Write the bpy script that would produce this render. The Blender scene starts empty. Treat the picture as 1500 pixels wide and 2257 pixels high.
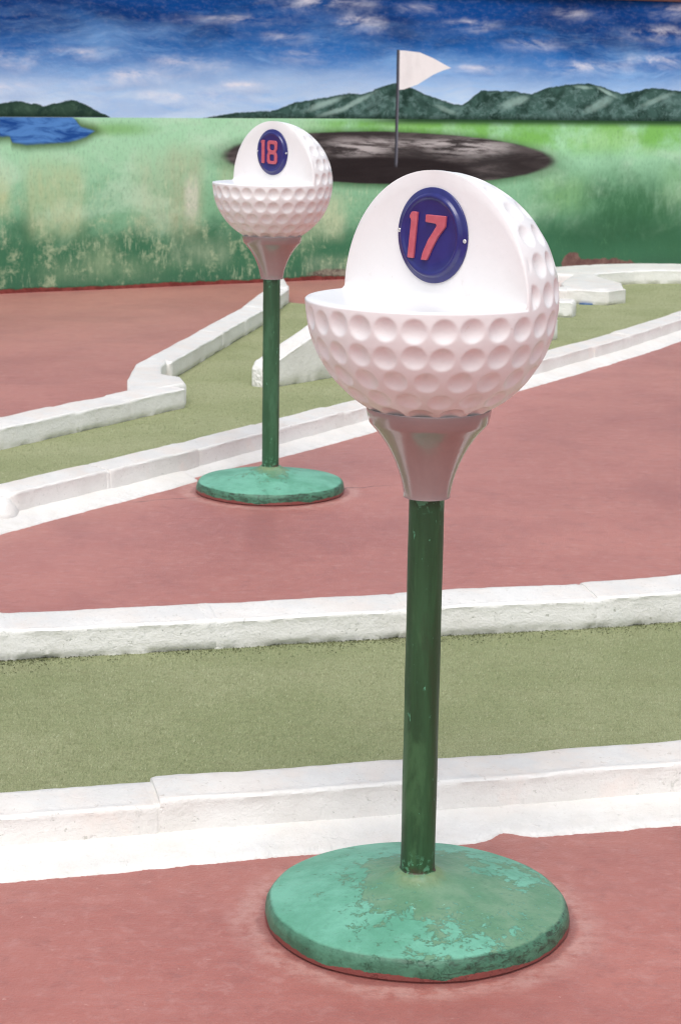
import bpy, bmesh, math, random
import numpy as np
from mathutils import Vector, Matrix, noise as mnoise

random.seed(7)
rng = np.random.default_rng(7)
scene = bpy.context.scene
COL = scene.collection
R = math.radians

# ------------------------------------------------------------------ camera
CAM_H, PITCH, ROLL = 1.4507, 0.2154, 0.0154
F = Vector((0, math.cos(PITCH), -math.sin(PITCH)))
U = Vector((0, math.sin(PITCH), math.cos(PITCH)))
X = Vector((1, 0, 0))
R2 = X * math.cos(ROLL) + U * math.sin(ROLL)
U2 = -X * math.sin(ROLL) + U * math.cos(ROLL)
cd = bpy.data.cameras.new("camera")
cd.sensor_fit = 'VERTICAL'
cd.sensor_height = 36.0
cd.lens = 4345.3 / 2257 * 36.0
cd.clip_end = 500
scene.cycles.filter_width = 1.2
cd.dof.use_dof = True
cd.dof.focus_distance = 3.5
cd.dof.aperture_fstop = 18
cam = bpy.data.objects.new("camera", cd)
COL.objects.link(cam)
m3 = Matrix((R2, U2, -F)).transposed()
cam.matrix_world = Matrix.Translation((0, 0, CAM_H)) @ m3.to_4x4()
scene.camera = cam

# ------------------------------------------------------------------ light
SUN_EL, SUN_AZ = R(62), R(186)        # azimuth clockwise from +Y: high, a little behind the camera
w = bpy.data.worlds.new("World")
scene.world = w
w.use_nodes = True
wn = w.node_tree
wn.nodes.clear()
wo = wn.nodes.new('ShaderNodeOutputWorld')
bg = wn.nodes.new('ShaderNodeBackground')
sk = wn.nodes.new('ShaderNodeTexSky')
sk.sky_type = 'NISHITA'
sk.sun_disc = False
sk.sun_elevation = SUN_EL
sk.sun_rotation = SUN_AZ
sk.dust_density = 3.0
hs = wn.nodes.new('ShaderNodeHueSaturation')      # overcast: the blue is mostly veiled
hs.inputs['Saturation'].default_value = 0.48
bg.inputs['Strength'].default_value = 0.13
wn.links.new(sk.outputs[0], hs.inputs['Color'])
wn.links.new(hs.outputs[0], bg.inputs[0])
wn.links.new(bg.outputs[0], wo.inputs[0])
sl = bpy.data.lights.new("sun", 'SUN')
sl.energy = 1.1
sl.angle = R(35)
sl.color = (1.0, 0.985, 0.965)
so = bpy.data.objects.new("sun", sl)
COL.objects.link(so)
sd = Vector((math.sin(SUN_AZ) * math.cos(SUN_EL), math.cos(SUN_AZ) * math.cos(SUN_EL), math.sin(SUN_EL)))
so.rotation_euler = sd.to_track_quat('Z', 'Y').to_euler()
so.location = (-4, -4, 8)
scene.view_settings.view_transform = 'Standard'
scene.view_settings.look = 'None'
scene.view_settings.gamma = 1
scene.view_settings.use_curve_mapping = False
scene.view_settings.exposure = 0.46

# ------------------------------------------------------------------ node helpers
def srgb(r, g, b, k=1.0):
    f = lambda c: (c / 255 / 12.92 if c / 255 <= .04045 else ((c / 255 + .055) / 1.055) ** 2.4) * k
    return (f(r), f(g), f(b), 1)

class E:
    """a node socket with arithmetic"""
    def __init__(s, nt, sock): s.nt, s.s = nt, sock
    def _m(s, op, *a, clamp=False):
        n = s.nt.nodes.new('ShaderNodeMath'); n.operation = op; n.use_clamp = clamp
        for i, v in enumerate((s,) + a):
            if isinstance(v, E): s.nt.links.new(v.s, n.inputs[i])
            else: n.inputs[i].default_value = v
        return E(s.nt, n.outputs[0])
    def __add__(s, o): return s._m('ADD', o)
    __radd__ = __add__
    def __mul__(s, o): return s._m('MULTIPLY', o)
    __rmul__ = __mul__
    def __sub__(s, o): return s._m('SUBTRACT', o)
    def __rsub__(s, o): return (s * -1.0) + o
    def __truediv__(s, o): return s._m('DIVIDE', o)
    def mn(s, o): return s._m('MINIMUM', o)
    def mx(s, o): return s._m('MAXIMUM', o)
    def ab(s): return s._m('ABSOLUTE')
    def sqrt(s): return s._m('SQRT')
    def pw(s, o): return s._m('POWER', o)
    def step(s, a, b):      # smoothstep a..b (b may be below a)
        n = s.nt.nodes.new('ShaderNodeMapRange'); n.interpolation_type = 'SMOOTHSTEP'
        lo, hi = (a, b) if a < b else (b, a)
        s.nt.links.new(s.s, n.inputs[0])
        n.inputs[1].default_value = lo; n.inputs[2].default_value = hi
        n.inputs[3].default_value = 0.0 if a < b else 1.0
        n.inputs[4].default_value = 1.0 if a < b else 0.0
        return E(s.nt, n.outputs[0])
    def curve(s, pts, x0, x1, y0, y1, kind='VECTOR'):
        n = s.nt.nodes.new('ShaderNodeFloatCurve')
        c = n.mapping.curves[0]
        P = [((x - x0) / (x1 - x0), (y - y0) / (y1 - y0)) for x, y in pts]
        while len(c.points) < len(P): c.points.new(.5, .5)
        for q, (a, b) in zip(c.points, P):
            q.location = (a, b); q.handle_type = kind
        n.mapping.update()
        t = (s - x0) * (1 / (x1 - x0))
        s.nt.links.new(t.s, n.inputs['Value'])
        return E(s.nt, n.outputs[0]) * (y1 - y0) + y0

def mix(nt, f, a, b, mode='MIX'):
    n = nt.nodes.new('ShaderNodeMix'); n.data_type = 'RGBA'; n.blend_type = mode
    for i, v in ((0, f), (6, a), (7, b)):
        if isinstance(v, E): nt.links.new(v.s, n.inputs[i])
        else: n.inputs[i].default_value = v
    return E(nt, n.outputs[2])

def noise(nt, vec, scale=1, detail=4, rough=.55, dist=0, off=None, sc=None, dim='3D'):
    if off is not None or sc is not None:
        mp = nt.nodes.new('ShaderNodeMapping')
        if off: mp.inputs[1].default_value = off
        if sc: mp.inputs[3].default_value = sc
        nt.links.new(vec.s, mp.inputs[0]); vec = E(nt, mp.outputs[0])
    n = nt.nodes.new('ShaderNodeTexNoise')
    nt.links.new(vec.s, n.inputs['Vector'])
    n.inputs['Scale'].default_value = scale; n.inputs['Detail'].default_value = detail
    n.inputs['Roughness'].default_value = rough; n.inputs['Distortion'].default_value = dist
    return E(nt, n.outputs['Fac'])

def vec3(nt, x, y, z=0.0):
    n = nt.nodes.new('ShaderNodeCombineXYZ')
    for i, v in enumerate((x, y, z)):
        if isinstance(v, E): nt.links.new(v.s, n.inputs[i])
        else: n.inputs[i].default_value = v
    return E(nt, n.outputs[0])

class Mat:
    def __init__(s, name):
        s.m = bpy.data.materials.new(name); s.m.use_nodes = True
        s.nt = s.m.node_tree
        s.b = s.nt.nodes['Principled BSDF']
        tc = s.nt.nodes.new('ShaderNodeTexCoord')
        s.obj = E(s.nt, tc.outputs['Object']); s.uv = E(s.nt, tc.outputs['UV'])
        g = s.nt.nodes.new('ShaderNodeNewGeometry')
        s.pos = E(s.nt, g.outputs['Position']); s.geo = g
    def xyz(s, v):
        n = s.nt.nodes.new('ShaderNodeSeparateXYZ'); s.nt.links.new(v.s, n.inputs[0])
        return [E(s.nt, o) for o in n.outputs]
    def set(s, name, v):
        i = s.b.inputs[name]
        if isinstance(v, E): s.nt.links.new(v.s, i)
        else: i.default_value = v
    def bump(s, h, dist=.01, strength=1.0):
        n = s.nt.nodes.new('ShaderNodeBump')
        n.inputs['Distance'].default_value = dist; n.inputs['Strength'].default_value = strength
        s.nt.links.new(h.s, n.inputs['Height'])
        s.nt.links.new(n.outputs[0], s.b.inputs['Normal'])
    def n(s, vec, *a, **k): return noise(s.nt, vec, *a, **k)
    def mix(s, f, a, b, mode='MIX'): return mix(s.nt, f, a, b, mode)

# ------------------------------------------------------------------ object helpers
def tag(o, label=None, cat=None, group=None, kind=None):
    if label and cat and not kind: kind = 'thing'
    for k, v in (('label', label), ('category', cat), ('group', group), ('kind', kind)):
        if v: o[k] = v
    return o
def link(name, me, mat, parent=None, smooth=True):
    if isinstance(mat, Mat): mat = mat.m
    if mat and not me.materials: me.materials.append(mat)
    if smooth:
        me.polygons.foreach_set('use_smooth', [True] * len(me.polygons))
    o = bpy.data.objects.new(name, me); COL.objects.link(o)
    if parent: o.parent = parent
    return o
def empty(name, loc=(0, 0, 0)):
    o = bpy.data.objects.new(name, None); COL.objects.link(o); o.location = loc
    o.empty_display_size = .1
    return o
def mesh(name, v, f):
    me = bpy.data.meshes.new(name); me.from_pydata([tuple(map(float, p)) for p in v], [], f); me.update()
    return me
def sharp(me, ang=40):
    try: me.set_sharp_from_angle(angle=R(ang))
    except Exception: pass
def lathe(prof, n=96, jit=0, seed=0, name='lathe'):
    V, Fc = [], []
    for (r, z) in prof:
        for k in range(n):
            a = 2 * math.pi * k / n
            rr = r
            if jit: rr = r + jit * mnoise.noise((math.cos(a) * 2.3 + seed, math.sin(a) * 2.3, z * 9)) \
                          + jit * .22 * mnoise.noise((math.cos(a) * 8 + seed, math.sin(a) * 8, z * 20))
            V.append((rr * math.cos(a), rr * math.sin(a), z))
    m = len(prof)
    for i in range(m - 1):
        for k in range(n):
            a, b = i * n + k, i * n + (k + 1) % n
            Fc.append((a, b, b + n, a + n))
    Fc.append(tuple(range(n - 1, -1, -1)))
    Fc.append(tuple((m - 1) * n + k for k in range(n)))
    return mesh(name, V, Fc)
def nz(x, y, z, s): return mnoise.noise((x * s, y * s, z * s))

# ------------------------------------------------------------------ materials
# red floor paint on concrete
M_red = Mat('red_floor_paint')
p = M_red.pos
big = M_red.n(p, .9, 5, .6)
med = M_red.n(p, 7, 6, .65, .4)
fine = M_red.n(p, 160, 4, .7)
strk = M_red.n(p, 9, 6, .6, 1.0, sc=(.5, 3.2, 1))
c = M_red.mix(big.step(.35, .65), srgb(164, 93, 82), srgb(180, 109, 96))
c = M_red.mix(strk.step(.45, .75) * .18, c, srgb(194, 142, 133))
mot = M_red.n(p, 26, 8, .76, .3)
c = M_red.mix(mot.step(.48, .68) * .42, c, srgb(192, 140, 131))
c = M_red.mix(M_red.n(p, 17, 8, .76, .3, off=(8, 4, 0)).step(.50, .68) * .42, c, srgb(142, 80, 73))
c = M_red.mix(M_red.n(p, 1.7, 6, .66, .3, off=(4, 1, 0)).step(.48, .68) * .45, c, srgb(148, 82, 75))
scr = M_red.n(p, 38, 6, .7, .2, off=(2, 2, 2), sc=(.35, 1.6, 1)).step(.64, .70)
c = M_red.mix(scr * .45, c, srgb(206, 164, 154))
c = M_red.mix(med.step(.58, .75) * .35, c, srgb(140, 78, 71))
sp = M_red.n(p, 75, 2, .5).step(.72, .76)
c = M_red.mix(sp * .5, c, srgb(212, 170, 158))
sp2 = M_red.n(p, 48, 3, .6, off=(3, 7, 0)).step(.70, .74)
c = M_red.mix(sp2 * .4, c, srgb(110, 50, 46))
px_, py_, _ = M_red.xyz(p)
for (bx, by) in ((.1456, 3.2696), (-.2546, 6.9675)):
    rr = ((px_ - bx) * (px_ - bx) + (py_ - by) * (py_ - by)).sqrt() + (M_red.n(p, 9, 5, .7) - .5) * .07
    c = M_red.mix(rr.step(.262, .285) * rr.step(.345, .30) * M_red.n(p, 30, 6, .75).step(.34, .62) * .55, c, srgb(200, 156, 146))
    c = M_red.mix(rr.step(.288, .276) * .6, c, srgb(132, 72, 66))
c = M_red.mix((((px_ + .258).ab() + (M_red.n(p, 12, 4, .6) - .5) * .05).step(.062, .02) * (py_ + (M_red.n(p, 6, 4, .6) - .5) * .3).step(5.75, 6.25) * py_.step(6.9, 6.6)) * .45, c, srgb(148, 78, 70))  # far pole's reflection in the glossy paving, painted in as a darker streak
crk = (py_ - px_ * .36 - 7.02 + (M_red.n(p, 5, 5, .6) - .5) * .16).ab().step(.006, .002) * px_.step(-.75, -.70) * px_.step(.25, .1)
c = M_red.mix(crk * .7, c, srgb(84, 40, 36))
M_red.set('Base Color', c)
M_red.set('Roughness', (med * .16 + strk * .12 + .30))
M_red.set("Sheen Weight", .18); M_red.set('Sheen Roughness', .45); M_red.set('Sheen Tint', (1, .93, .9, 1))
M_red.set('Specular IOR Level', .5)
M_red.bump(fine * .5 + med * .6 + strk * .4 + mot * .8, .004, .7)

# wet-look darker red used where the floor paint runs up other things
def white_paint(name, dirt, tint, top_dirt_dim=.9):
    m = Mat(name)
    p = m.pos
    x, y, z = m.xyz(p)
    b = m.n(p, 3, 5, .6)
    g = m.n(p, 34, 6, .7, .6)
    f = m.n(p, 150, 4, .65)
    c = m.mix(b.step(.4, .65), srgb(238, 236, 231), srgb(229, 226, 220))
    c = m.mix(m.n(p, 6, 4, .6, off=(4, 1, 2)).step(.55, .72) * .5, c, tint)
    zone = m.n(p, 2.2, 3, .5, off=(9, 2, 1)).step(.32, .58)
    g2 = m.n(p, 90, 6, .75, .3, off=(4, 4, 4))
    c = m.mix(g2.step(.56, .70) * zone * dirt * .6, c, srgb(172, 174, 164))
    c = m.mix(g.step(.60, .72) * zone * dirt, c, srgb(166, 168, 158))
    c = m.mix(m.n(p, 70, 3, .6, off=(1, 5, 2)).step(.66, .73) * dirt * .8, c, srgb(146, 146, 132))
    low = z.step(.035, .0) * m.n(p, 22, 5, .7).step(.42, .62)      # splash dirt near the turf
    c = m.mix(low * dirt * .55, c, srgb(160, 162, 144))
    nrm = m.xyz(E(m.nt, m.geo.outputs['Normal']))
    ti = m.n(p, 5, 6, .65, .4, off=(3, 8, 2)).step(.28, .70) * .55 + .45
    c = m.mix(nrm[2].step(.80, .97) * top_dirt_dim * ti, c, m.mix(m.n(p, 8, 5, .65, off=(2, 2, 7)).step(.4, .62), srgb(210, 208, 204), srgb(216, 207, 198)))  # top dirt; also darkens upward paint to offset the strong light from above
    c = m.mix(nrm[2].step(.7, .9) * top_dirt_dim * m.n(p, 60, 5, .7, .3, off=(7, 7, 1)).step(.60, .70) * .5, c, srgb(168, 156, 140))
    m.set('Base Color', c)
    m.set('Roughness', .62)
    m.bump(f * .5 + g * 1.0 + m.n(p, 14, 5, .65, sc=(1, 1, 1.6)) * 1.3 + m.n(p, 55, 3, .5, off=(2, 1, 1)).step(.68, .74) * -.7, .008, .45)
    return m
M_white = white_paint('white_masonry_paint', .55, srgb(240, 226, 216))
M_white_far = white_paint('white_masonry_paint_weathered', .4, srgb(228, 230, 224), .8)
M_stain = white_paint('white_masonry_paint_stained', .8, srgb(226, 228, 222), .75)
M_mortar = white_paint('white_mortar_paint', .25, srgb(226, 225, 226), .38)
M_rough = white_paint('chipped_white_concrete', 1.0, srgb(214, 206, 184))

# artificial turf
M_turf = Mat('artificial_turf')
p = M_turf.pos
d1 = M_turf.n(p, 2.0, 4, .6)
d2 = M_turf.n(p, 26, 5, .7, .5, sc=(.7, 2.2, 1))
d3 = M_turf.n(p, 320, 3, .7)
c = M_turf.mix(d1.step(.35, .65), srgb(164, 170, 128), srgb(178, 181, 142))
c = M_turf.mix(d2.step(.45, .75) * .55, c, srgb(150, 150, 114))
c = M_turf.mix(d3.step(.4, .65) * .6, c, srgb(122, 128, 90))
M_turf.set('Base Color', c); M_turf.set('Roughness', .95); M_turf.set('Specular IOR Level', .15)
M_turf.bump(d3 + d2 * .6, .006, .8)
M_blade = Mat('turf_fibre')
p = M_blade.pos
d1 = M_blade.n(p, 2.0, 4, .6)
d2 = M_blade.n(p, 26, 5, .7, .5, sc=(.7, 2.2, 1))
ri = E(M_blade.nt, M_blade.geo.outputs['Random Per Island'])
c = M_blade.mix(d1.step(.35, .65), srgb(168, 178, 138), srgb(180, 187, 149))
c = M_blade.mix(d2.step(.45, .75) * .6, c, srgb(164, 164, 126))
c = M_blade.mix(ri * .7, c, srgb(122, 132, 92))
c = M_blade.mix(M_blade.n(p, 110, 5, .75, .3, off=(1, 1, 0), sc=(.6, 1.4, 1)).step(.50, .66) * .5, c, srgb(122, 128, 90))
c = M_blade.mix(M_blade.n(p, 60, 4, .7, .3, sc=(.35, 2.6, 1)).step(.52, .72) * .5, c, srgb(136, 138, 100))
c = M_blade.mix(M_blade.n(p, 5, 5, .65, off=(3, 3, 0), sc=(.6, 1.6, 1)).step(.52, .72) * .4, c, srgb(150, 146, 116))
c = M_blade.mix(ri.step(.93, .99), c, srgb(212, 213, 182))
M_blade.set('Base Color', c); M_blade.set('Roughness', .8); M_blade.set('Specular IOR Level', .25)

# sign materials
M_ball = Mat('white_fibreglass')
p = M_ball.obj
c = M_ball.mix(M_ball.n(p, 9, 5, .6).step(.45, .75) * .4, srgb(240, 239, 238), srgb(230, 228, 225))
bx_, by_, bz_ = M_ball.xyz(p)
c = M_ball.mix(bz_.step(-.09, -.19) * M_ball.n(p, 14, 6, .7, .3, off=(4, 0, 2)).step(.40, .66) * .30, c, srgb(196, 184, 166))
c = M_ball.mix(M_ball.n(p, 60, 4, .6).step(.68, .76) * .3, c, srgb(196, 184, 170))
c = M_ball.mix(M_ball.n(p, 24, 5, .7, .8, off=(2, 2, 9)).step(.63, .74) * .16, c, srgb(190, 176, 160))
M_ball.set('Base Color', c); M_ball.set('Roughness', .34); M_ball.set('Coat Weight', .25); M_ball.set('Coat Roughness', .12)
M_ball.bump(M_ball.n(p, 40, 3, .5), .0016, .5)

M_tee = Mat('grey_gloss_paint')
p = M_tee.obj
c = M_tee.mix(M_tee.n(p, 7, 5, .6, .5, sc=(2.5, 2.5, .6)).step(.45, .75) * .5, srgb(166, 152, 150), srgb(180, 168, 165))
c = M_tee.mix(M_tee.n(p, 90, 3, .6).step(.70, .76) * .35, c, srgb(110, 96, 92))
M_tee.set('Base Color', c); M_tee.set('Metallic', .35); M_tee.set('Roughness', .26); M_tee.set('Coat Weight', .6); M_tee.set('Coat Roughness', .06)
M_tee.bump(M_tee.n(p, 25, 4, .5), .002, .5)

def pole_paint(name, k, cols):
    m = Mat(name)
    p = m.obj
    x, y, z = m.xyz(p)
    stre = m.n(p, 30, 5, .65, .3, off=(k, 0, 0), sc=(1.5, 1.5, .12))
    c = m.mix(stre.step(.4, .7), cols[0], cols[1])
    c = m.mix(m.n(p, 9, 6, .68, .5, off=(k, 2, 0), sc=(1.2, 1.2, .35)).step(.48, .62) * .8, c, cols[2])
    c = m.mix(m.n(p, 7, 6, .68, .5, off=(2, k, 5), sc=(1.6, 1.6, .3)).step(.54, .66) * .7, c, cols[3])
    chips = m.n(p, 70, 4, .65, .3, off=(k, 1, 4), sc=(1.6, 1.6, .5)).step(.68, .70)
    c = m.mix(chips, c, srgb(92, 158, 122))
    lowz = (z + m.n(p, 25, 4, .6) * .10).step(.20, .11)
    c = m.mix(lowz * m.n(p, 95, 4, .7, off=(5, 1, 1)).step(.54, .60), c, srgb(100, 165, 130))
    c = m.mix(lowz * m.n(p, 60, 4, .7, off=(1, 8, 1)).step(.57, .63), c, srgb(48, 40, 30))
    rust = (z + m.n(p, 40, 3, .6) * .05).step(.135, .115) * m.n(p, 22, 4, .6, off=(k, k, 1)).step(.5, .56)
    c = m.mix(rust * .85, c, srgb(74, 44, 36))
    topz = (z + m.n(p, 40, 3, .6) * .03).step(.755, .775)
    c = m.mix(topz * m.n(p, 60, 4, .7, off=(3, 3, 3)).step(.5, .56), c, srgb(80, 140, 105))
    m.set('Base Color', c); m.set('Roughness', stre * .25 + .36)
    m.bump(m.n(p, 90, 4, .6) * .5 + chips * -.6 + stre * .6, .0022, .7)
    return m
M_pole = pole_paint('dark_green_paint', 0, (srgb(34, 70, 40), srgb(46, 86, 52), srgb(62, 102, 64), srgb(42, 60, 36)))
M_pole_b = pole_paint('mid_green_paint', 7, (srgb(42, 84, 54), srgb(54, 98, 66), srgb(66, 112, 80), srgb(48, 78, 52)))

def base_paint(name, k, wear_k, rot):
    m = Mat(name)
    p = m.obj
    x, y, z = m.xyz(p)
    rad = (x * x + y * y).sqrt()
    n1 = m.n(p, 6.5, 9, .70, .5, off=(k, 0, 0))
    n2 = m.n(p, 34, 7, .72, .4, off=(2, 4, k))
    n3 = m.n(p, 130, 3, .6)
    n4 = m.n(p, 80, 6, .75, .3, off=(k, 9, 0))
    teal = m.mix(m.n(p, 11, 5, .6).step(.35, .65), srgb(92, 156, 128), srgb(114, 178, 152))
    teal = m.mix(n4.step(.5, .75) * .35, teal, srgb(88, 142, 118))
    worn = m.mix(m.n(p, 15, 6, .65, off=(6, 0, 3)).step(.35, .65), srgb(94, 138, 106), srgb(116, 150, 120))
    worn = m.mix(n2.step(.5, .7) * .4, worn, srgb(104, 152, 118))
    # the outer coat is scuffed away round the pole and on one side
    wear = n1 + (n2 - .5) * .55 + rad.step(.20, .02) * .40 + (x * .62 - y * .15) + wear_k
    wm = wear.step(.60, .625)
    # flakes: islands of the other coat on either side of the boundary
    wm = wm.mx((n2 * .75 + n4 * .4 + wear * .18).step(.715, .73))
    wm = wm.mn(1.0 - (n4 * .8 + n2 * .4 - wear * .20).step(.54, .555))
    c = m.mix(wm, teal, worn)
    c = m.mix(m.n(p, 55, 5, .7, .4, off=(1, k, 8)).step(.685, .70) * rad.step(.24, .1), c, srgb(142, 200, 178))
    c = m.mix((rad.step(.075, .03) * m.n(p, 25, 4, .6).step(.35, .6)) * .6, c, srgb(122, 132, 84))
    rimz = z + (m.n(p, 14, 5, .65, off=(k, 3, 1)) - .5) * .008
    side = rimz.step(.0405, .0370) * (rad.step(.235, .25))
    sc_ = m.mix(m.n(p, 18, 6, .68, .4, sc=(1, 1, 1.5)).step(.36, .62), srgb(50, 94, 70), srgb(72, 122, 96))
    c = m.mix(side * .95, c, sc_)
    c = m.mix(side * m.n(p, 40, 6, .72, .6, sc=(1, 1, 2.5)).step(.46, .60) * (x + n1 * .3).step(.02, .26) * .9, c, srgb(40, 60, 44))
    edge = z + (m.n(p, 7, 6, .68, off=(k, k, 0)) - .5) * .034
    c = m.mix(edge.step(.0120, .0106), c, srgb(128, 66, 60))
    c = m.mix(n3.step(.40, .30) * .18, c, srgb(70, 90, 66))
    m.set('Base Color', c); m.set('Roughness', .5)
    m.bump(n2 * .5 + n3 * .35 + wm * -.5 + m.n(p, 16, 4, .6) * .9, .004, .7)
    return m
M_base = base_paint('worn_green_concrete_paint', 0, .0, 0)
M_base_b = base_paint('faded_teal_concrete_paint', 5, -.26, 0)

M_blue = Mat('blue_enamel')
p = M_blue.obj
c = M_blue.mix(M_blue.n(p, 40, 3, .5).step(.4, .7), srgb(30, 32, 104), srgb(35, 38, 112))
M_blue.set('Base Color', c); M_blue.set('Roughness', .3); M_blue.set('Coat Weight', .25); M_blue.set('Coat Roughness', .05)
M_blue.bump(M_blue.n(p, 55, 3, .5), .0008, .4)
M_digit = Mat('coral_enamel')
p = M_digit.obj
c = M_digit.mix(M_digit.n(p, 70, 4, .6).step(.4, .7), srgb(188, 88, 101), srgb(196, 99, 110))
M_digit.set('Base Color', c); M_digit.set('Roughness', .35)
M_steel = Mat('screw_steel')
M_steel.set('Base Color', M_steel.mix(M_steel.n(M_steel.obj, 900, 2, .5), (.62, .62, .62, 1), (.78, .78, .76, 1)))
M_steel.set('Metallic', .7); M_steel.set('Roughness', .35)
M_dark = Mat('screw_slot')
M_dark.set('Base Color', M_dark.mix(M_dark.n(M_dark.obj, 500, 2, .5), (.03, .03, .03, 1), (.06, .05, .05, 1)))

# ------------------------------------------------------------------ mural paint (uv = metres along the wall, metres up)
def mural_material(part, s0, s1):
    """part 'sky' (above the painted horizon) or 'meadow'; only what is painted between s0 and s1 metres along the wall"""
    m = Mat('mural_paint'); nt = m.nt
    vis = lambda cx, rx: cx + rx * 1.9 > s0 and cx - rx * 1.9 < s1
    uv = m.uv
    s, z, _ = m.xyz(uv)
    mp = lambda f, a, b: m.mix(f, a, b)
    def blob(cx, cz, rx, rz, soft=.6, wob=0.0, seed=0, sc=4):
        dx, dz = (s - cx) * (1 / rx), (z - cz) * (1 / rz)
        d = (dx * dx + dz * dz).sqrt()
        if wob: d = d + (m.n(uv, sc, 4, .6, off=(seed, seed * 1.7, 0)) - .5) * wob
        return d.step(1.0, 1.0 - soft)
    if part == 'sky':
        # sky
        zz = z + (m.n(uv, 1.1, 5, .6, .3, sc=(.5, 1.4, 1)) - .5) * .42
        c = mp(zz.step(1.18, 1.72), srgb(206, 230, 250), srgb(58, 132, 206))
        c = mp(zz.step(1.40, 1.90), c, srgb(4, 72, 146))
        dk = m.n(uv, 1.6, 6, .62, .4, off=(3, 5, 0), sc=(.45, 1.5, 1)).step(.46, .66) * z.step(1.52, 1.82)
        c = mp(dk * .75, c, srgb(4, 46, 108))
        lb = m.n(uv, 2.2, 6, .62, .5, off=(8, 1, 0), sc=(.4, 1.5, 1)).step(.5, .7)
        c = mp(lb * .3, c, srgb(62, 138, 214))
        # broad soft cloud veils swept along slanting strokes, then finer torn wisps
        wq = (m.n(uv, 1.3, 4, .55, off=(6, 6, 0)) - .5) * .5
        for sc_, sh, k1, off, lo, hi, a in ((1.6, .10, .40, (1, 2, 0), .47, .72, .55), (2.6, -.22, .34, (5, 7, 0), .48, .70, .62), (4.2, .24, .26, (7, 3, 0), .50, .72, .60), (7.5, -.16, .24, (3, 8, 0), .50, .74, .55), (14, .05, .30, (2, 5, 0), .52, .76, .35)):
            vv = vec3(nt, s * k1, z * 1.9 + s * sh + wq)
            q = m.n(vv, sc_, 9, .62, .25, off=off).step(lo, hi)
            reg = m.n(uv, 1.15, 3, .5, off=(off[1], off[0], 0), sc=(.8, 1.7, 1)).step(.36, .60)
            c = mp(q * reg * a * z.step(2.12, 1.30), c, srgb(150, 198, 244))
        # cloud banks: lit ragged tops over a bluish underside
        for (cx, cz, rx, rz, a) in ((-1.35, 1.455, .36, .075, .95), (-.98, 1.54, .34, .085, .75), (-.50, 1.40, .28, .05, .85), (-2.3, 1.56, .30, .10, .9),
                                    (-1.75, 1.60, .42, .06, .55), (.12, 2.0, .50, .10, .95), (.46, 1.87, .30, .08, .8), (-.05, 1.62, .36, .09, .4),
                                    (2.35, 1.57, .46, .075, .85), (1.85, 1.74, .34, .07, .6), (2.95, 1.84, .46, .085, .8), (1.35, 1.87, .28, .06, .75),
                                    (2.95, 1.63, .40, .075, .8), (1.45, 1.55, .36, .05, .6), (-2.3, 1.37, .34, .075, .65), (-.6, 1.86, .5, .05, .45), (-.95, 1.31, .8, .09, .6), (3.1, 2.02, .34, .08, .7),
                                    (-1.62, 1.40, .26, .04, .7), (-.2, 1.74, .34, .06, .4), (.95, 1.98, .3, .05, .45), (2.2, 1.96, .36, .06, .5)):
            if not vis(cx, rx): continue
            f = blob(cx, cz, rx * 1.25, rz * 1.15, .97, 1.5, cx * 3 + 2, 5)
            q = m.n(vec3(nt, s * .5, z * 1.4 + s * (.16 if int(cx * 100) % 2 else -.14)), 6.5, 9, .66, .3, off=(cx, cz, 0)).step(.36, .70)
            under = blob(cx + .05, cz - rz * .8, rx * .9, rz * .8, .95, 1.1, cx * 5, 6)
            c = mp(under * a * .25, c, srgb(86, 124, 186))
            c = mp(f * q * a * .72, c, srgb(230, 236, 246))
            hot = blob(cx - .03, cz + rz * .25, rx * .6, rz * .5, .95, 1.3, cx * 7, 8)
            c = mp(hot * q * a * .75, c, srgb(250, 246, 246))
        c = mp(m.n(uv, 26, 5, .7, sc=(.7, 1.2, 1)).step(.45, .75) * .07, c, srgb(236, 238, 244))

        # far hills
        def hills(c, pts, base, lo, hi, cols, seed, lights=()):
            top = s.curve(pts, lo, hi, 1.1, 1.5) + (m.n(uv, 16, 4, .6, off=(seed, 0, 0)) - .5) * .034
            q = m.n(uv, 5, 7, .66, .5, off=(seed, 3, 0), sc=(1.1, 1.0, 1))
            hc = mp(q.step(.40, .58), cols[0], cols[1])
            hc = mp(m.n(uv, 14, 7, .72, .4, off=(seed, 9, 0)).step(.48, .62) * .6, hc, cols[2])
            hc = mp(m.n(uv, 5, 6, .64, .6, off=(seed + 4, 1, 0), sc=(.9, 1.3, 1)).step(.48, .66) * .7, hc, cols[2])
            # slopes: pale faces falling away from the peaks, dark gullies beside them
            for (hx, hz, rx, rz, sl, a) in lights:
                if not vis(hx, rx * 1.5): continue
                dx = s - hx; u_ = (dx * (1 / rx)); v_ = (z - hz - dx * sl) * (1 / rz)
                d = (u_ * u_ + v_ * v_).sqrt() + (m.n(uv, 10, 5, .68, off=(hx, 0, 0)) - .5) * 1.1
                hc = mp(d.step(1.05, .25) * abs(a), hc, cols[4] if a > 0 else cols[0])
            hc = mp((top - z).step(.035, .0) * .7, hc, cols[0])
            hc = mp(z.step(base + .055, base + .0) * .75, hc, cols[3])
            f = (top - z).step(-.004, .008) * (z - base).step(-.006, .006) * (s - lo).step(0, .05) * (s - hi).step(0, -.05)
            return mp(f, c, hc)
        cols = (srgb(36, 62, 54), srgb(66, 98, 90), srgb(112, 146, 140), srgb(22, 44, 34), srgb(160, 192, 182))
        left = [(-6, 1.25), (-3.6, 1.33), (-2.8, 1.22), (-2.407, 1.262), (-2.343, 1.268), (-2.23, 1.287), (-2.117, 1.273), (-2.019, 1.255), (-1.92, 1.28), (-1.821, 1.296), (-1.738, 1.272), (-1.638, 1.227), (-1.50, 1.165)]
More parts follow.
